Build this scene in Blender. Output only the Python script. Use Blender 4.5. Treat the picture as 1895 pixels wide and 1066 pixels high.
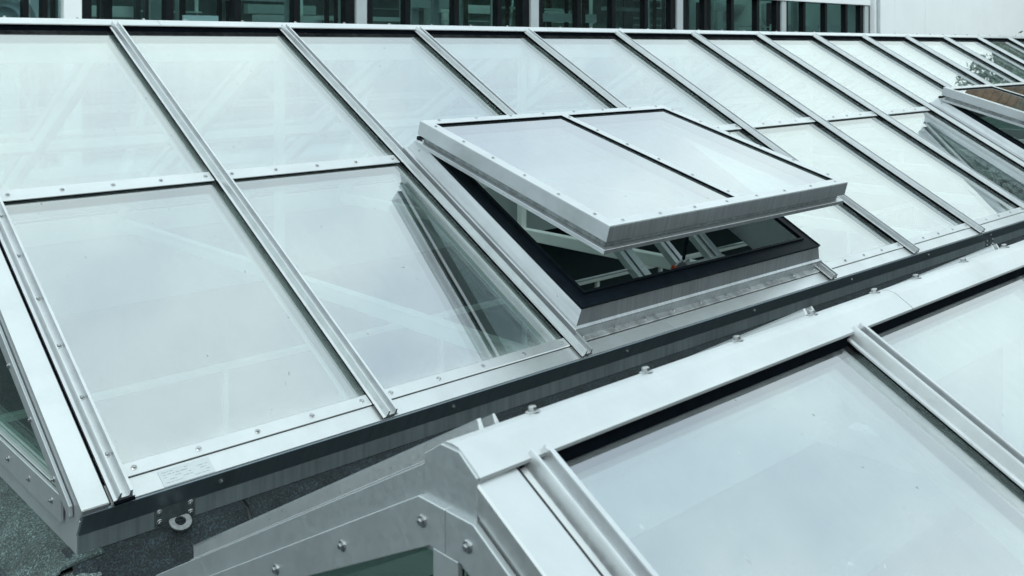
import bpy, bmesh, math, random
from mathutils import Matrix, Vector
random.seed(7)
R = math.radians
for o in list(bpy.data.objects):
    bpy.data.objects.remove(o)
sc = bpy.context.scene
COL = sc.collection

# ------------------------------------------------------------------ camera
F_PX, HORIZON, YAW = 1844.13, 86.09, 0.750387
cam_d = bpy.data.cameras.new('camera')
cam = bpy.data.objects.new('camera', cam_d)
COL.objects.link(cam)
cam.location = (-1.0052, -2.7904, 1.2556)
cam.rotation_euler = (R(90), 0, -YAW)
cam_d.sensor_fit = 'HORIZONTAL'
cam_d.sensor_width = 36.0
cam_d.lens = 36.0 * F_PX / 1895.0
cam_d.shift_y = -(533.0 - HORIZON) / 1895.0
cam_d.clip_start = 0.05
cam_d.clip_end = 3000
cam_d.dof.use_dof = True
cam_d.dof.focus_distance = 3.9
cam_d.dof.aperture_fstop = 9.0
sc.camera = cam

# ------------------------------------------------------------------ sky and sun (overcast)
SUN_EL, SUN_AZ = R(45), R(-150)          # azimuth measured from +Y towards +X
wd = bpy.data.worlds.new('World')
sc.world = wd
wd.use_nodes = True
nt = wd.node_tree
nt.nodes.clear()
sky = nt.nodes.new('ShaderNodeTexSky')
sky.sky_type = 'NISHITA'
sky.sun_disc = False
sky.sun_elevation = SUN_EL
sky.sun_rotation = SUN_AZ
sky.air_density = 1.0
sky.dust_density = 5.0
hsv = nt.nodes.new('ShaderNodeHueSaturation')
hsv.inputs['Saturation'].default_value = 0.35
tc = nt.nodes.new('ShaderNodeTexCoord')
nz = nt.nodes.new('ShaderNodeTexNoise')
nz.inputs['Scale'].default_value = 2.3
nz.inputs['Detail'].default_value = 5
nz.inputs['Roughness'].default_value = 0.5
rmp = nt.nodes.new('ShaderNodeValToRGB')
rmp.color_ramp.elements[0].position = 0.36
rmp.color_ramp.elements[0].color = (10.0, 12.3, 13.8, 1)
rmp.color_ramp.elements[1].position = 0.58
rmp.color_ramp.elements[1].color = (15.2, 17.8, 17.6, 1)
mx = nt.nodes.new('ShaderNodeMix')
mx.data_type = 'RGBA'
mx.inputs[0].default_value = 0.88
bg = nt.nodes.new('ShaderNodeBackground')
bg.inputs['Strength'].default_value = 0.1
out = nt.nodes.new('ShaderNodeOutputWorld')
L = nt.links.new
L(sky.outputs[0], hsv.inputs['Color'])
L(tc.outputs['Generated'], nz.inputs['Vector'])
L(nz.outputs[0], rmp.inputs[0])
L(hsv.outputs[0], mx.inputs[6])
L(rmp.outputs[0], mx.inputs[7])
L(mx.outputs[2], bg.inputs['Color'])
L(bg.outputs[0], out.inputs['Surface'])

sd = bpy.data.lights.new('sun', 'SUN')
sd.energy = 1.4
sd.angle = R(25)
sd.color = (0.95, 0.98, 1.0)
sun = bpy.data.objects.new('sun', sd)
COL.objects.link(sun)
sdir = Vector((math.sin(SUN_AZ) * math.cos(SUN_EL), math.cos(SUN_AZ) * math.cos(SUN_EL), math.sin(SUN_EL)))
sun.rotation_euler = sdir.to_track_quat('Z', 'Y').to_euler()
sun.location = (0, 0, 30)

vs = sc.view_settings
vs.view_transform = 'Standard'
vs.look = 'None'
vs.exposure = 0.0
vs.gamma = 1.0
sc.render.engine = 'CYCLES'
sc.cycles.max_bounces = 10
sc.cycles.transparent_max_bounces = 24
sc.cycles.glossy_bounces = 6
sc.cycles.caustics_reflective = False

# ------------------------------------------------------------------ materials
def newmat(name):
    m = bpy.data.materials.new(name)
    m.use_nodes = True
    t = m.node_tree
    t.nodes.clear()
    o = t.nodes.new('ShaderNodeOutputMaterial')
    return m, t, o

def noise(t, vec, scale, detail=4, rough=0.6, stretch=None):
    n = t.nodes.new('ShaderNodeTexNoise')
    n.inputs['Scale'].default_value = scale
    n.inputs['Detail'].default_value = detail
    n.inputs['Roughness'].default_value = rough
    if stretch:
        mp = t.nodes.new('ShaderNodeMapping')
        mp.inputs['Scale'].default_value = stretch
        t.links.new(vec, mp.inputs['Vector'])
        vec = mp.outputs[0]
    t.links.new(vec, n.inputs['Vector'])
    return n.outputs[0]

def ramp(t, fac, stops):
    r = t.nodes.new('ShaderNodeValToRGB')
    e = r.color_ramp.elements
    while len(e) < len(stops):
        e.new(0.5)
    for k, (p, c) in enumerate(stops):
        e[k].position = p
        e[k].color = (c[0], c[1], c[2], 1) if hasattr(c, '__len__') else (c, c, c, 1)
    t.links.new(fac, r.inputs[0])
    return r.outputs[0]

def mathn(t, op, a, b):
    n = t.nodes.new('ShaderNodeMath')
    n.operation = op
    for k, v in enumerate((a, b)):
        if isinstance(v, (int, float)):
            n.inputs[k].default_value = v
        else:
            t.links.new(v, n.inputs[k])
    return n.outputs[0]

def mulcol(t, a, b, fac=1.0):
    n = t.nodes.new('ShaderNodeMix')
    n.data_type = 'RGBA'
    n.blend_type = 'MULTIPLY'
    n.inputs[0].default_value = fac
    t.links.new(a, n.inputs[6])
    t.links.new(b, n.inputs[7])
    return n.outputs[2]

def position(t):
    return t.nodes.new('ShaderNodeNewGeometry').outputs['Position']

def metal(name, col, metallic=0.75, rough=0.38, dirt=0.25, streak=(60, 60, 2.0), streak_amt=0.25, dirt_scale=7.0, bump=0.0, rvar=1.0):
    m, t, o = newmat(name)
    p = t.nodes.new('ShaderNodeBsdfPrincipled')
    t.links.new(p.outputs[0], o.inputs['Surface'])
    pos = position(t)
    d1 = noise(t, pos, dirt_scale, 6, 0.65)
    c1 = ramp(t, d1, [(0.32, tuple(c * (1 - dirt) for c in col)), (0.60, col)])
    st = noise(t, pos, 1.0, 3, 0.6, streak)
    c2 = ramp(t, st, [(0.30, 1 - streak_amt), (0.62, 1.0)])
    c = mulcol(t, c1, c2)
    t.links.new(c, p.inputs['Base Color'])
    p.inputs['Metallic'].default_value = metallic
    fine = noise(t, pos, 90.0, 3, 0.7)
    rg = ramp(t, fine, [(0.3, rough - 0.06 * rvar), (0.7, rough + 0.08 * rvar)])
    t.links.new(rg, p.inputs['Roughness'])
    if bump:
        b = t.nodes.new('ShaderNodeBump')
        b.inputs['Strength'].default_value = bump
        b.inputs['Distance'].default_value = 0.002
        t.links.new(noise(t, pos, 14, 2, 0.5), b.inputs['Height'])
        t.links.new(b.outputs[0], p.inputs['Normal'])
    return m

def plain(name, col, rough=0.6, metallic=0.0, var=0.25, scale=8.0, bump=0.0, bscale=60, spec=0.5):
    m, t, o = newmat(name)
    p = t.nodes.new('ShaderNodeBsdfPrincipled')
    t.links.new(p.outputs[0], o.inputs['Surface'])
    pos = position(t)
    n = noise(t, pos, scale, 5, 0.6)
    c = ramp(t, n, [(0.3, tuple(x * (1 - var) for x in col)), (0.7, tuple(min(1, x * (1 + var * 0.5)) for x in col))])
    t.links.new(c, p.inputs['Base Color'])
    p.inputs['Roughness'].default_value = rough
    p.inputs['Metallic'].default_value = metallic
    p.inputs['Specular IOR Level'].default_value = spec
    if bump:
        b = t.nodes.new('ShaderNodeBump')
        b.inputs['Strength'].default_value = bump
        b.inputs['Distance'].default_value = 0.004
        t.links.new(noise(t, pos, bscale, 4, 0.7), b.inputs['Height'])
        t.links.new(b.outputs[0], p.inputs['Normal'])
    return m

def glass(name, refl, tint, dust=0.04, dustcol=(0.62, 0.68, 0.68), wav=0.05, fres=0.25, rough=0.0, edge=False):
    """pane with a reflective solar coating: mirror part + clear tinted part + a little dust"""
    m, t, o = newmat(name)
    pos = position(t)
    tr = t.nodes.new('ShaderNodeBsdfTransparent')
    tr.inputs[0].default_value = (*tint, 1)
    gl = t.nodes.new('ShaderNodeBsdfGlossy')
    gl.inputs['Color'].default_value = (0.985, 0.982, 1.0, 1)
    gl.inputs['Roughness'].default_value = rough
    b = t.nodes.new('ShaderNodeBump')
    b.inputs['Strength'].default_value = wav
    b.inputs['Distance'].default_value = 0.02
    t.links.new(noise(t, pos, 1.7, 1, 0.4), b.inputs['Height'])
    t.links.new(b.outputs[0], gl.inputs['Normal'])
    lw = t.nodes.new('ShaderNodeLayerWeight')
    lw.inputs['Blend'].default_value = 0.35
    f = mathn(t, 'MULTIPLY', lw.outputs['Facing'], fres)
    f = mathn(t, 'ADD', f, refl)
    mx = t.nodes.new('ShaderNodeMixShader')
    t.links.new(f, mx.inputs[0])
    t.links.new(tr.outputs[0], mx.inputs[1])
    t.links.new(gl.outputs[0], mx.inputs[2])
    df = t.nodes.new('ShaderNodeBsdfDiffuse')
    df.inputs['Color'].default_value = (*dustcol, 1)
    big = ramp(t, noise(t, pos, 3.0, 6, 0.65), [(0.35, 0.25), (0.72, 1.0)])
    run = ramp(t, noise(t, pos, 1.0, 4, 0.6, (26, 2.2, 2.2)), [(0.42, 0.35), (0.75, 1.0)])
    spots = ramp(t, noise(t, pos, 55.0, 2, 0.5), [(0.735, 0.0), (0.76, 3.5)])
    dn = mathn(t, 'ADD', mathn(t, 'MULTIPLY', big, run), spots)
    if edge:      # silt collected above the lower clamp strips (object y runs up the slope)
        oc = t.nodes.new('ShaderNodeTexCoord').outputs['Object']
        sx = t.nodes.new('ShaderNodeSeparateXYZ')
        t.links.new(oc, sx.inputs[0])
        rag = ramp(t, noise(t, pos, 1.0, 5, 0.7, (14, 5, 5)), [(0.35, 0.0), (0.7, 1.0)])
        for s0, wd_ in ((.126, .10), (1.50, .12)):
            g = mathn(t, 'DIVIDE', mathn(t, 'SUBTRACT', sx.outputs[1], s0 - .004), wd_)
            g = mathn(t, 'SUBTRACT', 1.0, g)
            ok = mathn(t, 'LESS_THAN', g, 1.0)
            g = mathn(t, 'MAXIMUM', g, 0.0)
            g = mathn(t, 'MULTIPLY', mathn(t, 'MULTIPLY', mathn(t, 'POWER', g, 2.0), ok), mathn(t, 'ADD', rag, 0.25))
            dn = mathn(t, 'ADD', dn, mathn(t, 'MULTIPLY', g, 4.5))
    dn = mathn(t, 'MULTIPLY', dn, dust)
    mx2 = t.nodes.new('ShaderNodeMixShader')
    t.links.new(dn, mx2.inputs[0])
    t.links.new(mx.outputs[0], mx2.inputs[1])
    t.links.new(df.outputs[0], mx2.inputs[2])
    # dark specks and droppings
    sp = ramp(t, noise(t, pos, 38.0, 2, 0.55, (1.0, 0.75, 0.75)), [(0.755, 0.0), (0.775, 0.5)])
    dk = t.nodes.new('ShaderNodeBsdfDiffuse')
    dk.inputs['Color'].default_value = (0.16, 0.17, 0.16, 1)
    mx3 = t.nodes.new('ShaderNodeMixShader')
    t.links.new(sp, mx3.inputs[0])
    t.links.new(mx2.outputs[0], mx3.inputs[1])
    t.links.new(dk.outputs[0], mx3.inputs[2])
    t.links.new(mx3.outputs[0], o.inputs['Surface'])
    return m

ALU = (0.60, 0.63, 0.64)
M = {}
M['alu'] = metal('brushed_aluminium', ALU, 0.80, 0.36, 0.10, (3, 3, 3), 0.05, 5.0, 0.05)
M['alu_bar'] = metal('weathered_aluminium_bar', (0.60, 0.63, 0.645), 0.80, 0.33, 0.10, (30, 5, 5), 0.10, 12.0)
M['alu_fascia'] = metal('streaked_aluminium_fascia', (0.19, 0.24, 0.268), 0.85, 0.40, 0.12, (24, 3, 0.5), 0.18, 2.5, rvar=0.0)  # base colour darkened to paint in the dark gap this down-facing metal mirrors
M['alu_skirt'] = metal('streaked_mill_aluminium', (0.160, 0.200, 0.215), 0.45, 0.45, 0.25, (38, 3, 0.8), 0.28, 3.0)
M['alu_sash'] = metal('streaked_aluminium_sash', (0.52, 0.555, 0.58), 0.80, 0.36, 0.12, (75, 2, 1.5), 0.22, 5.0)
M['alu_gable'] = metal('satin_aluminium_gable', (0.50, 0.54, 0.555), 0.75, 0.42, 0.10, (6, 6, 6), 0.06, 4.0)
M['alu_dirty'] = metal('dirty_aluminium', (0.50, 0.53, 0.54), 0.75, 0.42, 0.50, (18, 6, 6), 0.35, 16.0)
M['steel'] = metal('stainless_screw', (0.50, 0.52, 0.53), 0.95, 0.28, 0.45, (80, 80, 80), 0.30, 60.0)
M['galv'] = metal('galvanised_plate', (0.30, 0.33, 0.34), 0.8, 0.45, 0.30, (30, 30, 30), 0.2, 30.0)
M['eye_plate'] = metal('dark_galvanised_plate', (0.10, 0.13, 0.14), 0.7, 0.5, 0.30, (30, 30, 30), 0.2, 30.0)
M['rubber'] = plain('black_rubber', (0.003, 0.005, 0.008), 0.8, 0, 0.4, 30, spec=0.02)
M['rubber_seal'] = plain('black_seal', (0.005, 0.009, 0.014), 0.55, 0, 0.4, 18, spec=0.08)
M['glass'] = glass('solar_glass', 0.295, (0.79, 0.87, 0.86), 0.06, edge=True)
M['glass_sash'] = glass('solar_glass_sash', 0.39, (0.58, 0.66, 0.65), 0.09)
M['glass_clear'] = glass('gable_glass', 0.08, (0.62, 0.76, 0.70), 0.03)
M['glass_far'] = glass('facade_glass', 0.06, (0.78, 0.90, 0.90), 0.015, wav=0.01, fres=0.12)
M['paint_white'] = plain('white_painted_steel', (0.82, 0.85, 0.82), 0.45, 0, 0.08, 6)
M['plaster'] = plain('white_plaster', (0.48, 0.54, 0.54), 0.8, 0, 0.10, 3)
M['wall_white'] = plain('white_wall_panel', (0.83, 0.88, 0.90), 0.6, 0, 0.04, 0.7)
M['room'] = plain('dark_room_wall', (0.030, 0.048, 0.052), 0.8, 0, 0.4, 1.2)
M['dark_int'] = plain('dark_interior', (0.05, 0.065, 0.07), 0.8, 0, 0.4, 1.5)
M['grey_int'] = plain('grey_interior', (0.20, 0.24, 0.245), 0.7, 0, 0.35, 2.0)
M['hall'] = plain('hall_wall', (0.33, 0.42, 0.42), 0.7, 0, 0.35, 1.2)
M['mullion'] = plain('black_mullion', (0.005, 0.008, 0.010), 0.5, 0, 0.3, 5, spec=0.15)
M['column'] = plain('pale_column', (0.42, 0.48, 0.50), 0.5, 0, 0.08, 3)
M['orange'] = plain('orange_plastic', (0.30, 0.045, 0.015), 0.4, 0, 0.2, 30)
M['brown_wood'] = plain('brown_timber', (0.17, 0.088, 0.032), 0.7, 0, 0.6, 2.5)
M['brick_dark'] = plain('dark_brick', (0.055, 0.060, 0.062), 0.85, 0, 0.4, 3)
M['leaf'] = plain('green_leaf', (0.045, 0.075, 0.035), 0.6, 0, 0.5, 1.6)
M['bark'] = plain('bark', (0.06, 0.05, 0.04), 0.9, 0, 0.4, 12)
M['ground'] = plain('grey_ground', (0.09, 0.10, 0.10), 0.9, 0, 0.3, 0.6)
M['cord'] = plain('plate_print', (0.30, 0.33, 0.34), 0.6, 0, 0.5, 60)

def felt_mat(name, base):
    m, t, o = newmat(name)
    p = t.nodes.new('ShaderNodeBsdfPrincipled')
    t.links.new(p.outputs[0], o.inputs['Surface'])
    pos = position(t)
    g = noise(t, pos, 170, 3, 0.8)
    grit = ramp(t, g, [(0.36, tuple(c * 0.35 for c in base)), (0.52, base), (0.66, tuple(min(1, c * 3.6) for c in base))])
    big = ramp(t, noise(t, pos, 9, 5, 0.65), [(0.34, 0.55), (0.66, 1.25)])
    c = mulcol(t, grit, big)
    t.links.new(c, p.inputs['Base Color'])
    p.inputs['Roughness'].default_value = 0.85
    b = t.nodes.new('ShaderNodeBump')
    b.inputs['Strength'].default_value = 0.7
    b.inputs['Distance'].default_value = 0.004
    t.links.new(g, b.inputs['Height'])
    t.links.new(b.outputs[0], p.inputs['Normal'])
    return m
M['felt'] = felt_mat('mineral_felt', (0.042, 0.063, 0.063))
M['felt_shade'] = felt_mat('valley_shade_felt', (0.010, 0.018, 0.022))  # same felt, darkened to paint in the shade of the valley between skylights
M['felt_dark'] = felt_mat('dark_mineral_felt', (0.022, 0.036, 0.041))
M['mortar'] = felt_mat('pale_sealant', (0.11, 0.14, 0.14))

# ------------------------------------------------------------------ mesh helpers
class MB:
    def __init__(s):
        s.v, s.f = [], []
    def poly(s, verts, faces):
        b = len(s.v)
        s.v += [tuple(q) for q in verts]
        s.f += [tuple(i + b for i in f) for f in faces]
        return s
    def box(s, x0, x1, y0, y1, z0, z1):
        v = [(x0, y0, z0), (x1, y0, z0), (x1, y1, z0), (x0, y1, z0), (x0, y0, z1), (x1, y0, z1), (x1, y1, z1), (x0, y1, z1)]
        return s.poly(v, [(0, 3, 2, 1), (4, 5, 6, 7), (0, 1, 5, 4), (1, 2, 6, 5), (2, 3, 7, 6), (3, 0, 4, 7)])
    def prism(s, pts, axis, a, b):
        """extrude a 2-D outline: axis 'x' -> pts are (y,z); axis 'y' -> pts are (x,z); axis 'z' -> (x,y)"""
        n = len(pts)
        area = sum(pts[i][0] * pts[(i + 1) % n][1] - pts[(i + 1) % n][0] * pts[i][1] for i in range(n))
        if area < 0:
            pts = pts[::-1]
        def P(k, w):
            u, v = pts[k]
            return (w, u, v) if axis == 'x' else ((u, w, v) if axis == 'y' else (u, v, w))
        vs_ = [P(k, a) for k in range(n)] + [P(k, b) for k in range(n)]
        fl = [tuple(range(n))[::-1], tuple(range(n, 2 * n))] + [(i, (i + 1) % n, n + (i + 1) % n, n + i) for i in range(n)]
        if axis == 'y':
            fl = [q[::-1] for q in fl]
        if b < a:
            fl = [q[::-1] for q in fl]
        return s.poly(vs_, fl)
    def ring(s, x0, x1, y0, y1, w, z0, z1, wy=None):
        """closed rectangular frame, mitred, wall width w"""
        wy = wy or w
        o_ = [(x0, y0), (x1, y0), (x1, y1), (x0, y1)]
        i_ = [(x0 + w, y0 + wy), (x1 - w, y0 + wy), (x1 - w, y1 - wy), (x0 + w, y1 - wy)]
        v = [(a, b, z0) for a, b in o_] + [(a, b, z0) for a, b in i_] + [(a, b, z1) for a, b in o_] + [(a, b, z1) for a, b in i_]
        f = []
        for k in range(4):
            n = (k + 1) % 4
            f += [(8 + k, 8 + n, 12 + n, 12 + k), (k, 4 + k, 4 + n, n), (k, n, 8 + n, 8 + k), (4 + k, 12 + k, 12 + n, 4 + n)]
        return s.poly(v, f)
    def tube(s, p, q, r, n=10):
        p, q = Vector(p), Vector(q)
        d = (q - p).normalized()
        a = d.orthogonal().normalized()
        b = d.cross(a)
        vv = [p + (a * math.cos(2 * math.pi * k / n) + b * math.sin(2 * math.pi * k / n)) * r for k in range(n)]
        vv += [w + (q - p) for w in vv]
        return s.poly(vv, [tuple(range(n))[::-1], tuple(range(n, 2 * n))] + [(i, (i + 1) % n, n + (i + 1) % n, n + i) for i in range(n)])
    def mesh(s, name, mat, bevel=0.0, smooth=False):
        me = bpy.data.meshes.new(name)
        me.from_pydata(s.v, [], s.f)
        if bevel:
            bm = bmesh.new()
            bm.from_mesh(me)
            bmesh.ops.remove_doubles(bm, verts=bm.verts, dist=1e-6)
            ed = [e for e in bm.edges if len(e.link_faces) == 2 and e.calc_face_angle(0) > 0.3]
            bmesh.ops.bevel(bm, geom=ed, offset=bevel, segments=1, affect='EDGES', clamp_overlap=True)
            bm.to_mesh(me)
            bm.free()
        me.materials.append(M[mat])
        if smooth:
            for p in me.polygons:
                p.use_smooth = True
        me.update()
        return me

def link(name, data, parent=None, mtx=None):
    o = bpy.data.objects.new(name, data)
    COL.objects.link(o)
    o.parent = parent
    if mtx is not None:
        o.matrix_local = mtx
    return o

def tag(o, label=None, cat=None, group=None, kind=None):
    if label: o['label'] = label
    if cat: o['category'] = cat
    if group: o['group'] = group
    if kind: o['kind'] = kind
    return o

T = Matrix.Translation
def RX(a): return Matrix.Rotation(a, 4, 'X')
def RZ(a): return Matrix.Rotation(a, 4, 'Z')

# screw: washer, flange and hexagonal head, local z up
def screw_mesh(name, r=0.0075, hh=0.006, mat='steel'):
    b = MB()
    def lathe(prof, n):
        vv, ff = [], []
        for (rad, z) in prof:
            vv += [(rad * math.cos(2 * math.pi * k / n), rad * math.sin(2 * math.pi * k / n), z) for k in range(n)]
        for j in range(len(prof) - 1):
            for k in range(n):
                ff.append((j * n + k, j * n + (k + 1) % n, (j + 1) * n + (k + 1) % n, (j + 1) * n + k))
        ff.append(tuple(range((len(prof) - 1) * n, len(prof) * n)))
        b.poly(vv, ff)
    lathe([(r * 1.25, -0.001), (r * 1.25, 0.0012), (r * 1.0, 0.0022)], 12)
    lathe([(r * 0.72, 0.001), (r * 0.72, hh * 0.8), (r * 0.55, hh)], 6)
    return b.mesh(name, mat)
SCREW = screw_mesh('screw')
SCREW_BIG = screw_mesh('screw_large', 0.0074, 0.0072)
BOLT = screw_mesh('ridge_bolt', 0.0098, 0.0095)
SCREW_FAR = screw_mesh('screw_sash', 0.0068, 0.005)

# ------------------------------------------------------------------ skylight
A = 0.514716
CA, SA = math.cos(A), math.sin(A)
GT, GB = -0.050, -0.074          # glass top and bottom below the bar-top plane

def slope_frames(yc, ze, Ls, x0, x1):
    """near slope: local x = world X, y up the slope, z out; far slope is its mirror turned half a turn"""
    ye = yc - 0.06 - Ls * CA
    zb = ze - Ls * SA
    near = T((0, ye, zb)) @ RX(A)
    far = T((0, 2 * yc - ye, zb)) @ RZ(math.pi) @ RX(A)
    return near, far

def bar_profile(c):
    pts = [(-.031, -.030), (.031, -.030), (.031, -.0265), (.0225, -.0250), (.0185, -.004), (.0195, 0), (.0110, 0), (.0118, -.0035), (.0112, -.0195), (-.0112, -.0195),
           (-.0125, -.0015), (-.0125, 0), (-.0165, 0), (-.0175, -.003), (-.0225, -.0245), (-.031, -.0265)]
    return [(c + u, v) for u, v in pts]

def build_skylight(label, x0, nb, yc, ze, Ls, s_end, vents=(), mid=None, far_detail=False, zroof=-0.24, rise=0.0, tie=True, far_up=0.0):
    # bar centre lines
    bars = [x0 + 0.115] + [x0 + 1.04 + k for k in range(nb)]
    x1 = bars[-1] + 0.115
    root = link('ridge_skylight', None)
    root.empty_display_size = 0.3
    root.location = ((x0 + x1) / 2, yc, zroof)
    tag(root, label, 'skylight', 'gabled glass skylights on the flat roof')
    inv = T(root.location).inverted()
    near, far = slope_frames(yc, ze, Ls, x0, x1)
    far = T((0, 0, far_up)) @ far
    ye = yc - 0.06 - Ls * CA
    zb = ze - Ls * SA
    def part(name, mb, mat, frame=None, bevel=0.0, smooth=False, parent=None, mesh=None):
        me = mesh or mb.mesh(name, mat, bevel, smooth)
        if parent is None:
            return link(name, me, root, inv @ (frame if frame is not None else Matrix()))
        return link(name, me, parent, frame if frame is not None else Matrix())
    def in_vent(k):
        return any(v <= k < v + 2 for v in vents)

    # shared bar meshes (local x = 0 at the bar centre)
    def mk_bar(a, b):
        return MB().prism(bar_profile(0), 'y', a, b).mesh('glazing_bar', 'alu_bar')
    def mk_gasket(a, b):
        m = MB().prism([(-.0225, -.0305), (.0225, -.0305), (.0205, GT + .0004), (-.0205, GT + .0004)], 'y', a, b)
        m.box(-.010, .010, a, b, GB, GT)
        return m.mesh('gasket', 'rubber')
    def mk_rafter(a, b):
        return MB().prism([(-.030, GB), (.030, GB), (.030, -.15), (-.030, -.15)], 'y', a, b).mesh('rafter', 'paint_white', 0.003)
    full = (mk_bar(0.004, Ls + 0.003), mk_gasket(0.010, Ls + 0.03), mk_rafter(0.10, Ls + 0.03))
    s_v = 1.47                                     # upper end of the vent opening
    upper = (mk_bar(s_v + 0.035, Ls + 0.003), mk_gasket(s_v + 0.035, Ls + 0.03), mk_rafter(s_v - 0.02, Ls + 0.03)) if vents else None

    for side, fr in ((0, near), (1, far)):
        sgn = 1 if side == 0 else -1
        for k, bx in enumerate(bars):
            vent_mid = side == 0 and any(k == v + 1 for v in vents)
            me = upper if vent_mid else full
            ft = fr @ T((sgn * bx, 0, 0))
            gb = part('glazing_bar', None, None, ft, mesh=me[0])
            link('gasket', me[1], gb)
            part('rafter', None, None, ft, mesh=me[2])
            if k == 0 and side == 0:
                s = 0.16
                while s < Ls - 0.1:
                    link('screw', SCREW, gb, T((0, s, -.0194)))
                    s += 0.232
                # open end of the channel: clip and dark seal
                link('end_clip', MB().box(-.029, .029, -.004, .006, -.036, -.029).mesh('end_clip', 'rubber'), gb)
        # panes, strips
        strip_cache = {}
        for k in range(nb):
            a, b = bars[k], bars[k + 1]
            w = round(b - a, 3)
            xs = a if side == 0 else -b
            ft = fr @ T((xs, 0, 0))
            vent_here = side == 0 and in_vent(k)
            key = (w, vent_here)
            if key not in strip_cache:
                d = {}
                g0, g1 = .0125, w - .0125
                ms = mid if mid else None
                def pane(sa, sb):
                    return MB().box(g0, g1, sa, sb, GB, GT).mesh('pane', 'glass')
                if vent_here:
                    d['panes'] = [pane(s_v + 0.03, Ls + .02)]
                elif ms:
                    d['panes'] = [pane(.10, ms[0] + .03), pane(ms[0] + .036, Ls + .02)]
                    d['mid'] = MB().prism([(ms[0], -.0425), (ms[1], -.0425), (ms[1], -.0385), (ms[1] - .004, -.036), (ms[0] + .004, -.036), (ms[0], -.0385)], 'x', .034, w - .034).mesh('clamp_strip', 'alu')
                    d['mids'] = MB().box(g0 + .02, g1 - .02, ms[0] + .003, ms[1] - .003, GT, -.0426).mesh('strip_seal', 'rubber')
                    d['purlin'] = MB().box(.03, w - .03, ms[0] + .005, ms[1] - .005, -.14, GB).mesh('purlin', 'paint_white', .002)
                else:
                    d['panes'] = [pane(.10, Ls + .02)]
                d['eave'] = MB().prism([(.077, -.0396), (.126, -.0465), (.126, -.036), (.122, -.033), (.080, -.033), (.077, -.0345)], 'x', .033, w - .033).mesh('clamp_strip', 'alu_dirty' if vent_here else 'alu')
                d['eaves'] = MB().box(.02, w - .02, .079, .1245, GT, -.0467).mesh('strip_seal', 'rubber')
                strip_cache[key] = d
            d = strip_cache[key]
            for me in d['panes']:
                part('pane', None, None, ft, mesh=me)
            if vent_here:
                continue
            st = part('clamp_strip', None, None, ft, mesh=d['eave'])
            link('strip_seal', d['eaves'], st)
            if side == 0:
                n = 5
                for j in range(n):
                    xx = (.062 + (w - .124) * j / (n - 1))
                    link('screw', SCREW, st, T((xx, .101, -.033)) @ RZ(random.random() * 3))
            if 'mid' in d and not vent_here:
                mm = part('clamp_strip', None, None, ft, mesh=d['mid'])
                link('strip_seal', d['mids'], mm)
                part('purlin', None, None, ft, mesh=d['purlin'])
                if side == 0:
                    for j in range(5):
                        xx = (.062 + (w - .124) * j / 4)
                        link('screw', SCREW, mm, T((xx, (mid[0] + mid[1]) / 2, -.036)) @ RZ(random.random() * 3))
        # end flashings beside the first and last bar: wide strip with a turned-down edge
        ov = -.004 if (side and far_up) else .003
        for ex0, ex1, sl_ in ((x0 - ov, bars[0] - .041, (bars[0] - .0408, bars[0] - .0285)), (bars[-1] + .041, x1 + ov, (bars[-1] + .0285, bars[-1] + .0408))):
            m = MB()
            a, b = (ex0, ex1) if side == 0 else (-ex1, -ex0)
            hf = -(rise + .012) * CA + .0025 if not (side and far_up) else -.040
            m.box(a, b, .003, Ls + .006, -.056, hf)
            ef = part('edge_flashing', m, 'alu', fr, .003)
            a, b = sl_ if side == 0 else (-sl_[1], -sl_[0])
            link('edge_seal', MB().box(a, b, .010, Ls + .01, -.055, -.0402).mesh('edge_seal', 'rubber'), ef)
        # eave flashing: flat strip, then the fascia below (slanting in, then upright)
        xa, xb = (x0 + .0805, x1 - .0805) if side == 0 else (-x1 + .0805, -x0 - .0805)
        joints = [xa] + [q for q in ([x0 + 2.64 + 3.0 * i for i in range(5)] if side == 0 else [-(x0 + 2.64 + 3.0 * i) for i in range(5)][::-1]) if xa + .3 < q < xb - .3] + [xb]
        for i in range(len(joints) - 1):
            a, b = joints[i] + (.0012 if i else 0), joints[i + 1] - .0012
            m = MB().box(a, b, .006, .0755, -.0465, -.0395)
            part('eave_flashing', m, 'alu', fr, .0015)
        # fascia profile in (y outward negative, z) relative to eave point
        def fas(pts, mat, nm):
            m = MB().prism(pts, 'x', xa - .0775, xb + .0775)
            f2 = T((0, ye, zb)) if side == 0 else T((0, 2 * yc - ye, zb)) @ RZ(math.pi)
            return part(nm, m, mat, f2, 0.0012)
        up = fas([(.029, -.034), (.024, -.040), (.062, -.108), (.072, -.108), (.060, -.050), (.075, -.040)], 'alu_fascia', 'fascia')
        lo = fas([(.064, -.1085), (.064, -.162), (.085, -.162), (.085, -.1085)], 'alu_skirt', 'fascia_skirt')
        if side == 0:
            xx = x0 + .42
            while xx < x1 - .2:
                q = T((xx, .0435, -.0735)) @ RX(R(90) + math.atan2(.068, .038) - R(90) + R(29.2))
                link('screw', SCREW, up, T((xx, .0415, -.0715)) @ RX(R(119)))
                xx += 0.98 if xx > x0 + 1 else 0.92
    # frame under the eaves: inner kerb
    for sgn in (1, -1):
        y_in = ye if sgn == 1 else 2 * yc - ye
        a, b = sorted((y_in + sgn * .0855, y_in + sgn * .145))
        part('kerb_rail', MB().box(x0 + .02, x1 - .02, a, b, zb - .20, zb - .035), 'paint_white', None, .003)
    # ridge cap: pieces with butt joints
    zc = ze - rise
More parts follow.
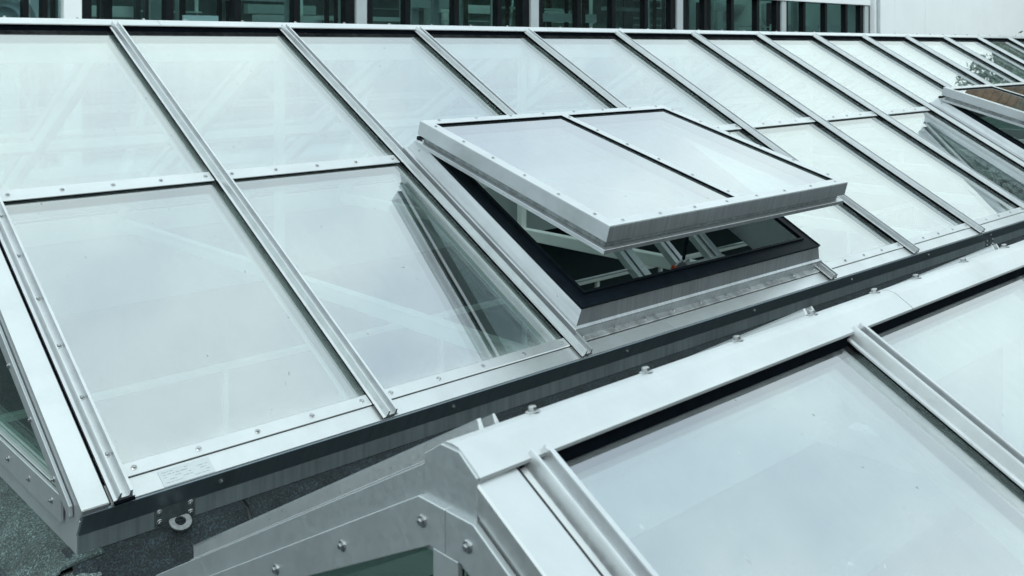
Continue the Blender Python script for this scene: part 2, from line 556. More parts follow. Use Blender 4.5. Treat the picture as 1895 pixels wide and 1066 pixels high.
    prof = [(-.060, zc - .004), (-.060, zc + .001), (-.054, zc + .006), (-.022, zc + .0255), (-.014, zc + .029), (0, zc + .0305), (.014, zc + .029), (.022, zc + .0255), (.054, zc + .006), (.060, zc + .001), (.060, zc - .004), (.052, zc - .004), (0, zc + .018), (-.052, zc - .004)]
    js = [x0] + [q for q in (x0 + 1.285 + 3.0 * i for i in range(8)) if q < x1 - .4] + [x1]
    for i in range(len(js) - 1):
        a, b = js[i] + (.001 if i else 0), js[i + 1] - .001
        cap = part('ridge_cap', MB().prism(prof, 'x', a, b), 'alu', T((0, yc, 0)))
        xx = a + .17
        while xx < b - .03:
            link('screw', BOLT, cap, T((xx, .012, zc + .0290)) @ RX(-.2))
            xx += .27 if not mid else .35
    # black closure under the cap, both sides, and the ridge beam
    for sgn in (1, -1):
        pts = [(sgn * -.051, zc - .0045), (sgn * -.040, zc - .0045), (sgn * -.012, zc - .06), (sgn * -.036, ze - .075), (sgn * -.051, ze - .06)]
        part('ridge_seal', MB().prism(pts, 'x', x0 + .085, x1 - .085), 'rubber', T((0, yc, 0)))
    part('ridge_beam', MB().box(x0 + .05, x1 - .05, -.035, .035, ze - .22, ze - .045), 'paint_white', T((0, yc, 0)), .003)
    # tie beams across, under every second bar
    if tie:
        tb = MB().box(-.03, .03, ye + .15, 2 * yc - ye - .15, zb - .155, zb - .075).mesh('tie_beam', 'paint_white', .004)
        ps = MB().box(-.025, .025, yc - .025, yc + .025, zb - .075, ze - .22).mesh('king_post', 'paint_white', .003)
        for k in range(2, nb, 2):
            part('tie_beam', None, None, T((bars[k], 0, 0)), mesh=tb)
            part('king_post', None, None, T((bars[k], 0, 0)), mesh=ps)
    # gable ends
    for gx, sg in ((x0, -1), (x1, 1)):
        hs = yc - ye - .034          # half width at eave level
        zt = ze - rise - .013
        def zs(y): return zt - (abs(y) - .060) * math.tan(A) if abs(y) > .06 else zt
        zbot = zb - .162
        # plate: outline with triangular glass opening built as bands
        fr = T((gx, yc, 0))
        d0, d1 = (0, .05) if sg < 0 else (-.05, 0)
        def off(y, dd): return zs(y) - dd
        yl = yc - ye - .031
        # sloping rails
        for sd_ in (-1, 1):
            yo = sd_ * (yl)
            yi = sd_ * .058
            pts = [(yi, off(.058, 0)), (yo, off(yl, 0)), (yo, off(yl, 0) - .02), (sd_ * (yl - .03), max(zb - .10, off(yl, .105))), (yi, off(.058, .105))]
            if zb - .10 > off(yl, .105):
                pts[3] = (sd_ * (yl - .03), off(yl, .06))
            part('gable_rail', MB().prism(pts, 'x', d0, d1), 'alu_gable', fr, .001)
        # apex plate under the cap
        pts = [(-.0575, zc + .001), (-.020, zc + .0255), (.020, zc + .0255), (.0575, zc + .001), (.0575, off(.058, .12)), (-.0575, off(.058, .12))]
        part('apex_plate', MB().prism(pts, 'x', d0 - .004 if sg < 0 else d0, d1 if sg < 0 else d1 + .004), 'alu_gable', fr, .001)
        # bottom rail
        part('gable_sill', MB().prism([(-(yl - .040), zbot), (yl - .040, zbot), (yl - .040, zb - .108), (yl - .012, zb - .06), (yl - .16, zb - .02), (-(yl - .16), zb - .02), (-(yl - .012), zb - .06), (-(yl - .040), zb - .108)], 'x', d0 + .001, d1 - .001), 'alu_gable', fr, .001)
        # proud clamp strips with screws
        e0, e1 = (-.013, -.0028) if sg < 0 else (.0028, .013)
        zlow = zb - .038
        yq = (zt - .055 - zlow) / math.tan(A) + .060     # where the sloping strip meets the bottom one
        for sd_ in (-1, 1):
            pts = [(sd_ * .0006, off(.0, .045)), (sd_ * .06, off(.06, .045)), (sd_ * yq, off(yq, .045)), (sd_ * (yq + .004), zlow - .02), (sd_ * (yq - .01), zlow - .024), (sd_ * .035, off(.035, .108)), (sd_ * .0006, off(.004, .108))]
            if sd_ == 1 and False: pass
            g = part('gable_clamp', MB().prism(pts, 'x', e0, e1), 'alu_gable', fr, .0012)
            yy = .05
            j = 0
            while yy < yq - .05:
                link('screw', SCREW_BIG, g, T((e0 if sg < 0 else e1, sd_ * yy, off(yy, .078))) @ Matrix.Rotation(R(-90 if sg < 0 else 90), 4, 'Y'))
                yy += .205
        g = part('gable_clamp', MB().box(e0 * .98, e1 * .98, -(yq - .07), yq - .07, zb - .098, zb - .022), 'alu_gable', fr, .0012)
        yy = -(yq - .14)
        while yy < yq - .1:
            link('screw', SCREW_BIG, g, T((e0 if sg < 0 else e1, yy, zb - .058)) @ Matrix.Rotation(R(-90 if sg < 0 else 90), 4, 'Y'))
            yy += .2
        # centre post
        g = part('gable_post', MB().box(e0 * .96, e1 * .96, -.027, .027, zb - .02, off(.03, .108)), 'alu_gable', fr, .0012)
        zz = off(0, .15)
        while zz > zb + .05:
            link('screw', SCREW_BIG, g, T((e0 if sg < 0 else e1, 0, zz)) @ Matrix.Rotation(R(-90 if sg < 0 else 90), 4, 'Y'))
            zz -= .24
        # glass, left and right
        for sd_ in (-1, 1):
            yy1 = yl - .12
            pts = [(sd_ * .018, off(.0, .10)), (sd_ * yy1, max(zb - .03, off(yy1, .10))), (sd_ * yy1, zb - .03), (sd_ * .018, zb - .03)]
            if abs(pts[1][1] - pts[2][1]) < 1e-4:
                pts.pop(1)
            c0 = .012 if sg < 0 else -.036
            part('gable_pane', MB().prism(pts, 'x', c0, c0 + .024), 'glass_clear', fr)
    return root, inv, near, far, bars, x1, ye, zb, part

main = build_skylight('large gabled skylight of reflective panes with vent windows propped open', 0.0, 15, 2.515, 1.3888, 2.821, 0, vents=(2, 8), mid=(1.434, 1.50), rise=0.020)
GT, GB = -0.040, -0.064
near_sky = build_skylight('small low gabled skylight with screwed aluminium gable and no vent window', -0.115, 6, -1.712, 0.680, 1.10, 0, rise=0.011, far_up=0.012)

# ------------------------------------------------------------------ vent windows on the large skylight
root, inv, nearF, farF, bars, X1, YE, ZB, part = main
TS = R(16)
S_SAS = T((0, -.0921, .5207)) @ RX(TS)
def build_vent(dx):
    fr = nearF @ T((dx, 0, 0))
    # upstand ring on the slope
    m = MB()
    x0, x1, s0, s1 = 2.080, 4.000, .148, 1.455
    def loop(x0, x1, s0, s1, z): return [(x0, s0, z), (x1, s0, z), (x1, s1, z), (x0, s1, z)]
    rings = [loop(2.045, 4.035, .108, 1.49, -.034), loop(2.045, 4.035, .108, 1.49, .010), loop(2.047, 4.033, .110, 1.488, .014), loop(2.058, 4.022, .123, 1.476, .018),
             loop(2.080, 4.000, .148, 1.455, .080), loop(2.086, 3.994, .153, 1.450, .083), loop(2.160, 3.920, .222, 1.39, .083), loop(2.160, 3.920, .222, 1.39, -.150), loop(2.06, 4.02, .125, 1.475, -.150)]
    v = [p for r_ in rings for p in r_]
    f = []
    nr = len(rings)
    for j in range(nr):
        for k in range(4):
            n = (k + 1) % 4
            jj = (j + 1) % nr
            f.append((j * 4 + k, j * 4 + n, jj * 4 + n, jj * 4 + k))
    m.poly(v, f)
    vent = part('vent_window', m, 'alu_sash', fr)
    # seal on top of the upstand
    s = MB().ring(2.078, 4.002, .146, 1.457, .078, .0832, .0925)
    s.ring(2.148, 3.932, .214, 1.398, .013, .0926, .104)
    s.ring(2.0765, 4.0035, .1445, 1.4585, .008, .0926, .098)
    link('seal', s.mesh('seal', 'rubber_seal', .001), vent)
    # drip flashing in front of the upstand
    fl = MB().prism([(.077, -.0396), (.15, -.0465), (.15, -.030), (.122, -.033), (.080, -.033), (.077, -.0345)], 'x', 2.073, 4.007)
    link('flashing', fl.mesh('flashing', 'alu_dirty', .001), vent)
    for k in range(10):
        link('screw', SCREW, vent, T((2.105 + k * .2075, .098, -.033)) @ RZ(random.random() * 3))
    for sx in (2.10, 3.98):
        link('screw', SCREW_FAR, vent, T((2.0725 if sx < 3 else 4.008, .28, .050)) @ Matrix.Rotation(R(-83 if sx < 3 else 83), 4, 'Y'))
        link('screw', SCREW_FAR, vent, T((2.0725 if sx < 3 else 4.008, 1.40, .050)) @ Matrix.Rotation(R(-83 if sx < 3 else 83), 4, 'Y'))
    # side rail channel between bar and upstand
    for xc in (2.0925 - .0, ):
        pass
    # open sash; local x along, y up the sash, z out of its face
    inv_v = fr.inverted()
    sf = inv_v @ T((dx, 0, 0)) @ S_SAS @ T((2.055, 0, 0))
    W_, H_ = 1.935, 1.310
    sash = MB()
    sash.ring(0, W_, 0, H_, .012, -.070, -.0005)          # skirt
    sash.ring(-.003, W_ + .003, -.003, H_ + .003, .05, -.122, -.102)  # lower band
    so = link('sash_frame', sash.mesh('sash_frame', 'alu_sash', .0012), vent, sf)
    link('sash_recess', MB().ring(.026, W_ - .026, .026, H_ - .026, .03, -.1015, -.066).mesh('sash_recess', 'galv'), vent, sf)  # darker metal paints in the shade of the groove
    tp = MB().ring(0, W_, 0, H_, .058, 0, .004, .055)
    tpo = link('sash_face', tp.mesh('sash_face', 'alu', .001), vent, sf)
    mb_ = MB().box(.960, 1.010, .0552, H_ - .0552, -.002, .0038)
    link('sash_mullion', mb_.mesh('sash_mullion', 'alu', .001), vent, sf)
    # black glazing rebate and panes
    rb = MB().ring(.056, .9615, .053, H_ - .053, .006, -.03, .001)
    rb.ring(1.0085, W_ - .056, .053, H_ - .053, .006, -.03, .001)
    link('rebate', rb.mesh('rebate', 'rubber'), vent, sf)
    for a, b in ((.0625, .955), (1.015, W_ - .0625)):
        link('sash_pane', MB().box(a, b, .0595, H_ - .0595, -.034, -.008).mesh('sash_pane', 'glass_sash'), vent, sf)
    for k in range(8):
        xx = .112 + k * .2475
        link('screw', SCREW_FAR, vent, sf @ T((xx, .029, .004)))
        link('screw', SCREW_FAR, vent, sf @ T((xx, H_ - .013, .004)))
    for k in range(6):
        yy = .115 + k * .2205
        for xx in (.030, .985, W_ - .018):
            link('screw', SCREW_FAR, vent, sf @ T((xx, yy, .004)))
    # hinge leaves at the upper edge
    for xx in (.25, 1.0, 1.70):
        h = MB().box(xx, xx + .10, H_ - .03, H_ + .02, -.16, -.118)
        link('hinge', h.mesh('hinge', 'galv', .002), vent, sf)
    # chain actuator on the lower rail: motor box, bracket and push rod up to the sash
    ab = MB().box(2.98, 3.30, .226, .29, .000, .050)
    act = link('actuator', ab.mesh('actuator', 'galv', .003), vent)
    bk = MB().prism([(.0, .0), (.12, .0), (.12, .03), (.085, .075), (.05, .055), (.03, .075), (.0, .04)], 'y', 0, .008)
    link('bracket', bk.mesh('bracket', 'alu_sash', .001), vent, T((2.90, .285, .010)))
    link('indicator', MB().box(2.880, 2.898, .275, .297, .030, .052).mesh('indicator', 'orange', .002), vent)
    ptop = (sf @ Vector((.925, .25, -.11)))
    link('push_rod', MB().tube((2.965, .292, .04), ptop, .008).mesh('push_rod', 'rubber_seal'), vent)
    # steel struts of the opening gear below the frame, in pairs
    fi = fr.inverted()
    for xs_ in (3.02, 3.08, 3.36, 3.41, 3.66, 3.73):
        w_ = .016 if xs_ not in (3.08, 3.73) else .026
        st = MB().box(-w_, w_, -.55, .42, -.02, .02)
        link('strut', st.mesh('strut', 'alu_bar', .002), vent, fi @ T((xs_ + dx, .62, .10)) @ RX(R(40)))
    # cross rods of clear glass-like steel
    for xa_, xb_ in ((2.45, 3.00), (3.75, 4.12)):
        link('cross_rod', MB().tube((xa_ + dx, .62, .085), (xb_ + dx, .62, .085), .007).mesh('cross_rod', 'alu'), vent, fi)
    return vent
build_vent(0)
v2 = build_vent(6.0)

# lifting eyes, rating plate
def lifting_eye(x):
    b = MB().box(-.062, .062, -.004, .0, -.052, .0)
    m = b.mesh('eye_plate', 'eye_plate', .001)
    o = part('lifting_eye', None, None, T((x, .0635, -.1035)) , mesh=m)
    # half-round lug with a hole
    n = 18
    v, f = [], []
    outer, innr = [], []
    for k in range(n):
        a = 2 * math.pi * k / n
        r_ = .033
        px, pz = r_ * math.cos(a), r_ * math.sin(a)
        if pz > .016: pz = .016
        outer.append((px, pz))
        innr.append((.0165 * math.cos(a), .0165 * math.sin(a)))
    for y in (-.0025, .0025):
        v += [(px, y, pz) for px, pz in outer] + [(px, y, pz) for px, pz in innr]
    for k in range(n):
        q = (k + 1) % n
        f += [(k, q, n + q, n + k), (2 * n + k, 3 * n + k, 3 * n + q, 2 * n + q), (k, 2 * n + k, 2 * n + q, q), (n + k, n + q, 3 * n + q, 3 * n + k)]
    l = MB().poly(v, f)
    link('lug', l.mesh('lug', 'alu_dirty', .001), o, T((.004, -.030, -.044)) @ RX(R(-62)))
    for sx in (-.048, .048):
        for sz in (-.012, -.040):
            link('screw', SCREW, o, T((sx, -.004, sz)) @ RX(R(90)))
lifting_eye(.283)
lifting_eye(6.27)
pm = MB().box(.235, .395, .008, .066, -.0393, -.0384)
plate = part('rating_plate', pm, 'alu_gable', nearF)
ln = MB()
for r_ in range(5):
    x = .245
    yv = .058 - r_ * .0095
    while x < .38:
        w = random.uniform(.006, .022)
        if random.random() < .72:
            ln.box(x, min(x + w, .386), yv - .0016, yv, -.0384, -.0381)
        x += w + .004
link('print_lines', ln.mesh('print_lines', 'cord'), plate)

# ------------------------------------------------------------------ flat roof with felt, kerbs round the skylights
ZR = -0.24
NSX0, NSYC = -0.115, -1.712
mx0, mx1, my0, my1 = 0.0, main[5], main[6], 2 * 2.515 - main[6]
nx0, nx1, ny0, ny1 = -0.115, near_sky[5], near_sky[6], 2 * NSYC - near_sky[6]
def holed(xa, xb, ya, yb, holes, z0, z1):
    xs = sorted({xa, xb} | {h[0] for h in holes} | {h[1] for h in holes})
    ys = sorted({ya, yb} | {h[2] for h in holes} | {h[3] for h in holes})
    m = MB()
    for i in range(len(xs) - 1):
        for j in range(len(ys) - 1):
            cx, cy = (xs[i] + xs[i + 1]) / 2, (ys[j] + ys[j + 1]) / 2
            if any(h[0] < cx < h[1] and h[2] < cy < h[3] for h in holes):
                continue
            m.box(xs[i], xs[i + 1], ys[j], ys[j + 1], z0, z1)
    return m
H1 = (mx0 + .06, mx1 - .06, my0 + .14, my1 - .14)
H2 = (nx0 + .06, nx1 - .06, ny0 + .14, ny1 - .14)
grow = lambda h, g: (h[0] - g, h[1] + g, h[2] - g, h[3] + g)
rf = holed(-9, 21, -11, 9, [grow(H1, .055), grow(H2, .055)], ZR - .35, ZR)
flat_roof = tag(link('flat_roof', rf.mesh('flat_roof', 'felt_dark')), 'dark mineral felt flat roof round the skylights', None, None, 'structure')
del flat_roof['label']

# felt upstand pieces dressed against the kerbs: sloping fillets, one mesh each, slightly uneven
def wobble(p, s): return (random.random() - .5) * s
def felt_strip(p0, p1, nrm, z_top, width, z_bot, name='felt_sheet', seg=None, mat='felt', th=.008):
    """strip from p0 to p1 (xy) leaning out along nrm"""
    p0, p1, nrm = Vector(p0), Vector(p1), Vector(nrm)
    n = seg or max(3, int((p1 - p0).length / .05))
    prof = [(-.05, z_top), (.010, z_top - .003), (width * .45, z_top - .012), (width * .75, (z_top + z_bot) / 2 - .012), (width, z_bot), (width + .06, z_bot - .001)]
    v, f = [], []
    m = len(prof)
    for i in range(n + 1):
        c = p0.lerp(p1, i / n)
        wv = .010 * math.sin(i * 1.7) + wobble(0, .012)
        for j, (d, z) in enumerate(prof):
            q = c + nrm * (d + (wv if j >= 2 else 0))
            v.append((q.x, q.y, z + (wobble(0, .006) if 1 < j < m - 1 else 0) + (.004 if j == m - 1 else 0)))
    for i in range(n):
        for j in range(m - 1):
            a = i * m + j
            f.append((a, a + m, a + m + 1, a + 1))
    b = MB().poly(v, f)
    # underside to give thickness
    k = len(b.v)
    b.poly([(x, y, z - th) for x, y, z in v], [q[::-1] for q in f])
    # end caps
    for base in (0, n * m):
        for j in range(m - 1):
            b.f.append((base + j, base + j + 1, k + base + j + 1, k + base + j))
    return link(name, b.mesh('felt_sheet', mat), flat_roof)
zk = ZB - .158
def run(p0, p1, nrm, z_top, width, step, off0, mat='felt'):
    p0, p1 = Vector(p0), Vector(p1)
    Ltot = (p1 - p0).length
    d = (p1 - p0).normalized()
    a = 0.0
    b = off0
    while a < Ltot:
        b = min(b, Ltot)
        felt_strip(p0 + d * a, p0 + d * (b - .006), nrm, z_top, width, ZR + .003, mat=mat)
        a, b = b, b + step
run((mx0 - .02, my0 + .075), (mx1, my0 + .075), (0, -1), zk - .002, .085, 1.0, .53, 'felt_shade')
run((mx0 + .015, my1 - .08), (mx0 + .015, my0 + .03), (-1, 0), zk, .13, 1.0, .93)
run((nx0 + .015, ny1), (nx0 + .015, ny0), (-1, 0), near_sky[7] - .155, .10, 1.0, 1.0)
run((nx1, ny1 - .075), (nx0, ny1 - .075), (0, 1), near_sky[7] - .155, .05, 1.0, 1.0, 'felt_shade')
run((nx0, ny0 + .075), (nx1, ny0 + .075), (0, -1), near_sky[7] - .155, .08, 1.0, 1.0)
# flat felt sheets lapped on the roof beside the large skylight's gable
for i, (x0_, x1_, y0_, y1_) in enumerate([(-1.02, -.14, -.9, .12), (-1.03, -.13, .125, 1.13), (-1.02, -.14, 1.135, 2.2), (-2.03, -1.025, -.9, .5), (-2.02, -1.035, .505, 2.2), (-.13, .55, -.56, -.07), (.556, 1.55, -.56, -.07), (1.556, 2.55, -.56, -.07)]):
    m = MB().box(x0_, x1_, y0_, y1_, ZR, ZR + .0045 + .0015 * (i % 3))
    link('felt_sheet', m.mesh('felt_sheet', 'felt_dark' if i < 5 else 'felt_shade', .002), flat_roof)
# sealant patch and loose felt tab at the corner
def blob(cx, cy, rx, ry, z, h, mat, name, n=14):
    v = [(cx, cy, z + h)]
    for ring_, hh in ((.6, h * .8), (1.0, 0)):
        for k in range(n):
            a = 2 * math.pi * k / n
            w = 1 + .22 * math.sin(3 * a + 1) + wobble(0, .25)
            v.append((cx + rx * ring_ * w * math.cos(a), cy + ry * ring_ * w * math.sin(a), z + hh))
    f = [(0, 1 + k, 1 + (k + 1) % n) for k in range(n)] + [(1 + k, 1 + n + k, 1 + n + (k + 1) % n, 1 + (k + 1) % n) for k in range(n)]
    return link(name, MB().poly(v, f).mesh(name, mat, 0, True), flat_roof)
blob(.0, .03, .085, .085, zk - .085, .052, 'mortar', 'sealant_patch')
# ------------------------------------------------------------------ room under the skylights
ZF = -3.9
ZWL = -.66
well = MB()
for hh_ in (H1, H2):
    a, b, c, d = hh_
    t_ = .06
    zt = ZB - .17
    well.box(a - t_, b + t_, d, d + t_, ZWL, zt).box(a - t_, b + t_, c - t_, c, ZWL, zt).box(a - t_, a, c, d, ZWL, zt).box(b, b + t_, c, d, ZWL, zt)
tag(link('interior_wall', well.mesh('interior_wall', 'plaster')), None, None, None, 'structure')
cl = holed(-1.4, 17, -3.6, 5.6, [H1, H2], -.74, ZWL)
tag(link('ceiling', cl.mesh('ceiling', 'plaster')), None, None, None, 'structure')
wl = MB().box(-1.5, -1.4, -3.6, 5.6, ZF, -.70)
wl.box(17, 17.1, -3.6, 5.6, ZF, -.70).box(-1.4, 17, 5.6, 5.7, ZF, -.70).box(-1.4, 17, -3.7, -3.6, ZF, -.70)
tag(link('interior_wall', wl.mesh('interior_wall', 'room')), None, None, None, 'structure')
tag(link('interior_floor', MB().box(-1.5, 17.1, -3.7, 5.7, ZF - .1, ZF).mesh('interior_floor', 'room')), None, None, None, 'structure')
# galleries crossing below the wells: a rail with posts and a pale ledge, seen faintly through the glass
for yy, zz in ((4.9, -1.38), (1.2, -1.9)):
    g = link('gallery_railing', None)
    g.location = (8.2, yy, ZF)
    tag(g, 'white gallery railing inside the hall below the large skylight, ' + ('along its far side' if yy > 2 else 'along its eave side with screws'), 'railing')
    link('top_rail', MB().box(-8, 8, -.03, .03, zz - ZF - .05, zz - ZF).mesh('top_rail', 'paint_white', .004), g)
    link('floor_edge', MB().box(-8, 8, -.1, .5, zz - ZF - 1.3, zz - ZF - 1.05).mesh('floor_edge', 'plaster'), g)
    pmh = MB().box(-.02, .02, -.02, .02, zz - ZF - 1.05, zz - ZF - .05).mesh('post', 'paint_white')
    for k in range(14):
        link('post', pmh, g, T((-7.6 + 1.15 * k, 0, 0)))
    lg = MB().box(-.06, .06, .1, .22, 0, zz - ZF - 1.3).mesh('leg', 'paint_white')
    for k in range(4):
        link('leg', lg, g, T((-7 + 4.6 * k, 0, 0)))

# ------------------------------------------------------------------ ground
ZG = -4.5
gm = MB().box(-600, 600, -600, 600, ZG - .2, ZG)
tag(link('ground', gm.mesh('ground', 'ground')), None, None, None, 'structure')
tag(link('roof_wall', holed(-9, 21, -11, 9, [(-8.8, 20.8, -10.8, 8.8)], ZG, ZR - .352).mesh('roof_wall', 'brick_dark')), None, None, None, 'structure')

# ------------------------------------------------------------------ background building with glazed facade
YF = 13.21
ZT = 5.2
fb = link('glazed_building', None)
fb.location = (17, YF, ZG)
tag(fb, 'long building with dark ribbon of windows and black mullions behind the large skylight', 'building')
finv = T(fb.location).inverted()
def fpart(name, mb, mat, bevel=0, parent=None):
    if parent is None:
        return link(name, mb.mesh(name, mat, bevel), fb, finv)
    return link(name, mb.mesh(name, mat, bevel), parent)
col_x = [4.56, 9.90, 14.52, 19.76, 24.68, 29.62]
mul_x = [2.75, 3.86, 4.13, 6.09, 7.31, 8.49, 11.0, 12.26, 13.47, 15.97, 17.19, 18.42, 20.89, 22.13, 23.37, 25.85, 27.11, 28.37]
xs = sorted([(-0.5, 'e')] + [(x, 'm') for x in mul_x] + [(x, 'c') for x in col_x])
ZW0, ZW1 = -.6, 2.6
for x, k in xs:
    if k == 'm':
        w = .085 if x > 5 else .05
        fpart('mullion', MB().box(x - w * .75, x + w * .75, YF - .09, YF + .08, ZW0, ZW1), 'mullion')
    elif k == 'c':
        w = .15 if x > 5 else .17
        c = fpart('column', MB().box(x - w, x + w * .6, YF - .14, YF + .12, ZW0, ZW1), 'column' if x > 5 else 'wall_white', .01)
        fpart('mullion', MB().box(x + w * .62, x + w * .62 + .16, YF - .09, YF + .08, ZW0, ZW1), 'mullion')
        if x > 5:
            fpart('mullion', MB().box(x - w - .22, x - w - .02, YF - .09, YF + .08, ZW0, ZW1), 'mullion')
xx = [x for x, _ in xs]
for i in range(len(xx) - 1):
    a, b = xx[i] + .09, xx[i + 1] - .05
    fpart('pane', MB().box(a, b, YF - .012, YF + .012, ZW0, ZW1), 'glass_far')
fpart('parapet', MB().box(-.6, 29.75, YF - .18, YF + .4, ZW1, ZT), 'wall_white')
fpart('lower_wall', MB().box(-.6, 29.75, YF - .16, YF + .4, ZG, ZW0), 'wall_white')
fpart('roof', MB().box(-.6, 29.7, YF + .4, YF + .9, ZT - .5, ZT - .2), 'dark_int')
fpart('roof', MB().box(-.6, 29.7, YF + 4.0, YF + 9, ZT - .5, ZT - .2), 'dark_int')
fpart('added_roof_light', MB().box(-.6, 29.7, YF + .85, YF + 4.05, ZT - .2, ZT - .17), 'glass_clear')  # unseen glazed roof opening, added to bring daylight into the hall
fpart('back_wall', MB().box(-.6, 29.75, YF + 5.6, YF + 5.9, ZG, ZT - .5), 'hall')
fpart('room_floor', MB().box(-.6, 29.75, YF + .4, YF + 8.6, -.9, -.7), 'dark_int')
fpart('room_ceiling', MB().box(-.6, 29.75, YF + .4, YF + .8, 2.75, 2.9), 'plaster')
fpart('room_ceiling', MB().box(-.6, 29.75, YF + 4.6, YF + 5.6, 2.75, 2.9), 'plaster')
# things inside that show through the glass
rng = random.Random(11)
for i in range(84):
    x = 4.9 + i * .293 + rng.uniform(-.12, .12)
    y = YF + rng.uniform(1.2, 5.2)
    w = rng.choice([.02, .03, .03, .05, .08, .14])
    fpart('inner_post', MB().box(x - w, x + w, y - .05, y + .05, -.7, 2.75), rng.choice(['mullion', 'column', 'column', 'wall_white', 'dark_int']))
for i in range(36):
    x = 5 + i * .69 + rng.uniform(-.4, .4)
    y = YF + rng.uniform(2, 5.0)
    z = rng.uniform(1.55, 2.45)
    fpart('inner_beam', MB().box(x - rng.uniform(.3, 1.3), x + rng.uniform(.3, 1.3), y - .1, y + .1, z, z + rng.choice([.02, .03, .05, .10, .22])), rng.choice(['column', 'wall_white', 'wall_white']))
for x in (11.6, 14.9, 17.6, 21.5, 26.4):
    b = MB().tube((x, YF + 1.2, 1.2), (x + 2.4, YF + 3.6, 2.5), .03, 6)
    fpart('inner_brace', b, 'column')
fpart('blind', MB().box(27.9, 29.2, YF + .6, YF + .65, -.6, 1.95), 'plaster')
fpart('blind', MB().box(-.4, 4.35, YF + .5, YF + .55, -.6, 2.6), 'wall_white')
fpart('blind', MB().box(6.6, 7.25, YF + .5, YF + .55, 1.62, 1.80), 'wall_white')

# curved duct in the left-most window bay
dv = MB()
n = 12
path = []
for k in range(11):
    a = R(9 * k)
    path.append((4.02 - .02 + .36 * (math.sin(a)) - .36, 1.62 + .36 * math.cos(a)))
path = [(3.2, 1.98)] + path + [(4.0, .2), (4.0, -.5)]
vv, ff = [], []
for i, (px, pz) in enumerate(path):
    q = path[min(i + 1, len(path) - 1)]
    p_ = path[max(i - 1, 0)]
    tx, tz = q[0] - p_[0], q[1] - p_[1]
    l = math.hypot(tx, tz)
    nx_, nz_ = -tz / l, tx / l
    rr = .115 + (.006 if i % 2 else 0)
    for k in range(n):
        a = 2 * math.pi * k / n
        vv.append((px + nx_ * rr * math.cos(a), YF + .28 + rr * math.sin(a), pz + nz_ * rr * math.cos(a)))
for i in range(len(path) - 1):
    for k in range(n):
        ff.append((i * n + k, i * n + (k + 1) % n, (i + 1) * n + (k + 1) % n, (i + 1) * n + k))
duct = link('air_duct', MB().poly(vv, ff).mesh('air_duct', 'alu_gable', 0, True))
tag(duct, 'curved silver air duct behind the end windows of the long building', 'duct')

# white wall to the right
wb = link('white_building', None)
wb.location = (36.5, YF, ZG)
tag(wb, 'tall plain white panelled building joined to the end of the long glazed one', 'building')
px = [29.9, 31.3, 33.6, 35.9, 38.2, 40.5, 43.6]
for i in range(len(px) - 1):
    link('wall_panel', MB().box(px[i] + .008, px[i + 1] - .008, YF - .25, YF - .15, ZG, 9.8).mesh('wall_panel', 'wall_white', .004), wb, T(wb.location).inverted())
link('wall', MB().box(29.9, 43.6, YF - .148, YF + 9, ZG, 9.7).mesh('wall', 'wall_white'), wb, T(wb.location).inverted())
link('coping', MB().box(29.8, 43.7, YF - .32, YF + .2, 9.8, 9.95).mesh('coping', 'alu'), wb, T(wb.location).inverted())
link('downpipe', MB().tube((30.05, YF - .31, ZG), (30.05, YF - .31, 9.8), .05).mesh('downpipe', 'column'), wb, T(wb.location).inverted())

# brown timber-clad building further right (seen mirrored in the second vent)
tb = link('timber_building', None)
tb.location = (53, 10, ZG)
tag(tb, 'brown timber clad building mirrored in the second vent window', 'building')
ti = T(tb.location).inverted()
link('wall', MB().box(48, 58, 6.8, 14.1, ZG, 13.0).mesh('wall', 'brown_wood'), tb, ti)
bd = MB().box(-.045, 0, 0, .33, 0, 17.4).mesh('board', 'brown_wood')
for k in range(20):
    link('board', bd, tb, ti @ T((47.998, 6.82 + k * .362, ZG)))
link('roof', MB().box(47.6, 58.3, 6.5, 14.2, 13.0, 13.25).mesh('roof', 'dark_int'), tb, ti)
# dark building behind the camera
bb = link('brick_building', None)
bb.location = (14, -20, ZG)
tag(bb, 'long dark brick building facing the glazed one across the roof', 'building')
bi = T(bb.location).inverted()
link('wall', MB().box(-22, 150, -27, -20, ZG, 6.6).mesh('wall', 'brick_dark'), bb, bi)
link('roof', MB().box(-22.3, 150.3, -27.2, -19.7, 6.6, 6.85).mesh('roof', 'dark_int'), bb, bi)
wm = MB().box(0, 1.3, -.03, .02, 0, 1.7).mesh('window', 'glass_far')
for k in range(26):
    for z in (-2.6, 1.0):
        link('window', wm, bb, bi @ T((-20 + k * 3.0, -20, z)))

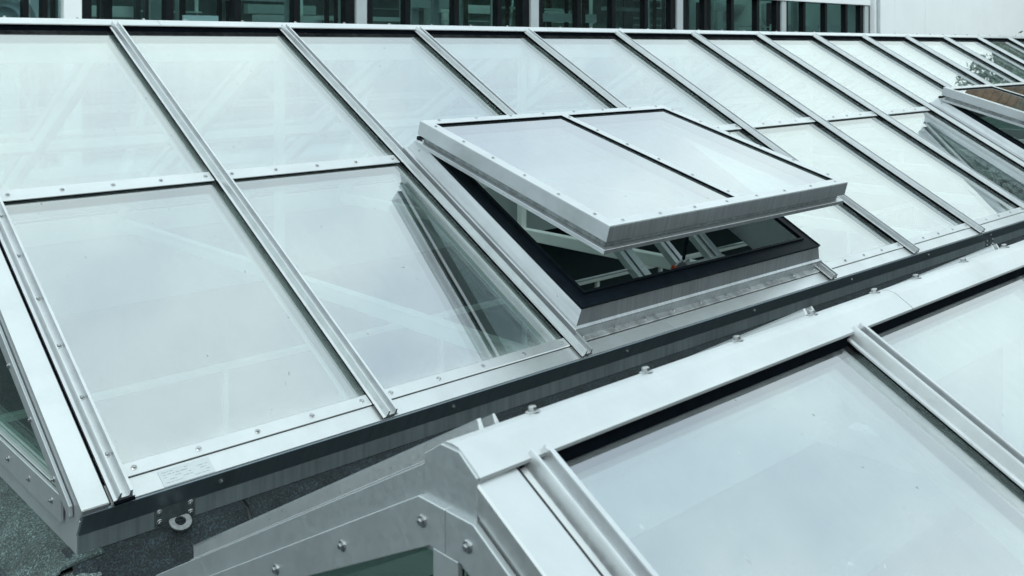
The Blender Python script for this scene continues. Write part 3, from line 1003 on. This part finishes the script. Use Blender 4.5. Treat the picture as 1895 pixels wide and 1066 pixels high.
# ------------------------------------------------------------------ trees at the right, mirrored in the far panes
def tree(x, y, hgt, rad, label, seed):
    rg = random.Random(seed)
    t_ = link('tree', None)
    t_.location = (x, y, ZG)
    tag(t_, label, 'tree', 'broadleaf trees beyond the end of the skylight')
    b = MB()
    def limb(p, q, r0, r1, n=7):
        p, q = Vector(p), Vector(q)
        d = (q - p).normalized()
        a = d.orthogonal().normalized()
        c = d.cross(a)
        v = [p + (a * math.cos(2 * math.pi * k / n) + c * math.sin(2 * math.pi * k / n)) * r0 for k in range(n)]
        v += [q + (a * math.cos(2 * math.pi * k / n) + c * math.sin(2 * math.pi * k / n)) * r1 for k in range(n)]
        b.poly(v, [(i, (i + 1) % n, n + (i + 1) % n, n + i) for i in range(n)])
    limb((0, 0, 0), (.2, .1, hgt * .45), .3, .2)
    limb((.2, .1, hgt * .45), (.1, .3, hgt * .85), .2, .06)
    cl_ = []
    for k in range(38):
        a = rg.uniform(0, 6.28)
        z = hgt * rg.uniform(.34, .97)
        rr = rad * math.sqrt(rg.random()) * (1.0 if z < hgt * .75 else .62)
        c = (rr * math.cos(a), rr * math.sin(a), z)
        cl_.append(c)
        limb((.15, .15, min(z - .8, hgt * .8) if z > hgt * .45 else hgt * .35), c, .07, .02, 5)
    link('trunk', b.mesh('trunk', 'bark'), t_)
    v, f = [], []
    for c in cl_:
        cr = rg.uniform(.8, 1.5)
        for k in range(750):
            d = Vector((rg.gauss(0, 1), rg.gauss(0, 1), rg.gauss(0, .8))).normalized() * cr * rg.random() ** .45
            p = Vector(c) + d
            u = Vector((rg.gauss(0, 1), rg.gauss(0, 1), rg.gauss(0, 1))).normalized()
            w = u.orthogonal().normalized()
            s = rg.uniform(.06, .11)
            i0 = len(v)
            v += [p - u * s, p + w * s * .5, p + u * s, p - w * s * .5]
            f.append((i0, i0 + 1, i0 + 2, i0 + 3))
    link('crown', MB().poly(v, f).mesh('crown', 'leaf'), t_)
tree(24.2, 2.9, 10.8, 2.2, 'tall green broadleaf tree just past the end gable of the large skylight', 3)
tree(28.0, -1.6, 13.6, 3.2, 'broad green tree between the tall tree and the shorter one', 4)
tree(31.5, -7.0, 12.2, 3.2, 'shorter broad green tree standing furthest from the timber building', 5)
tree(46.6, 14.0, 13.0, 1.7, 'narrow green tree squeezed between the white building and the timber clad one', 8)
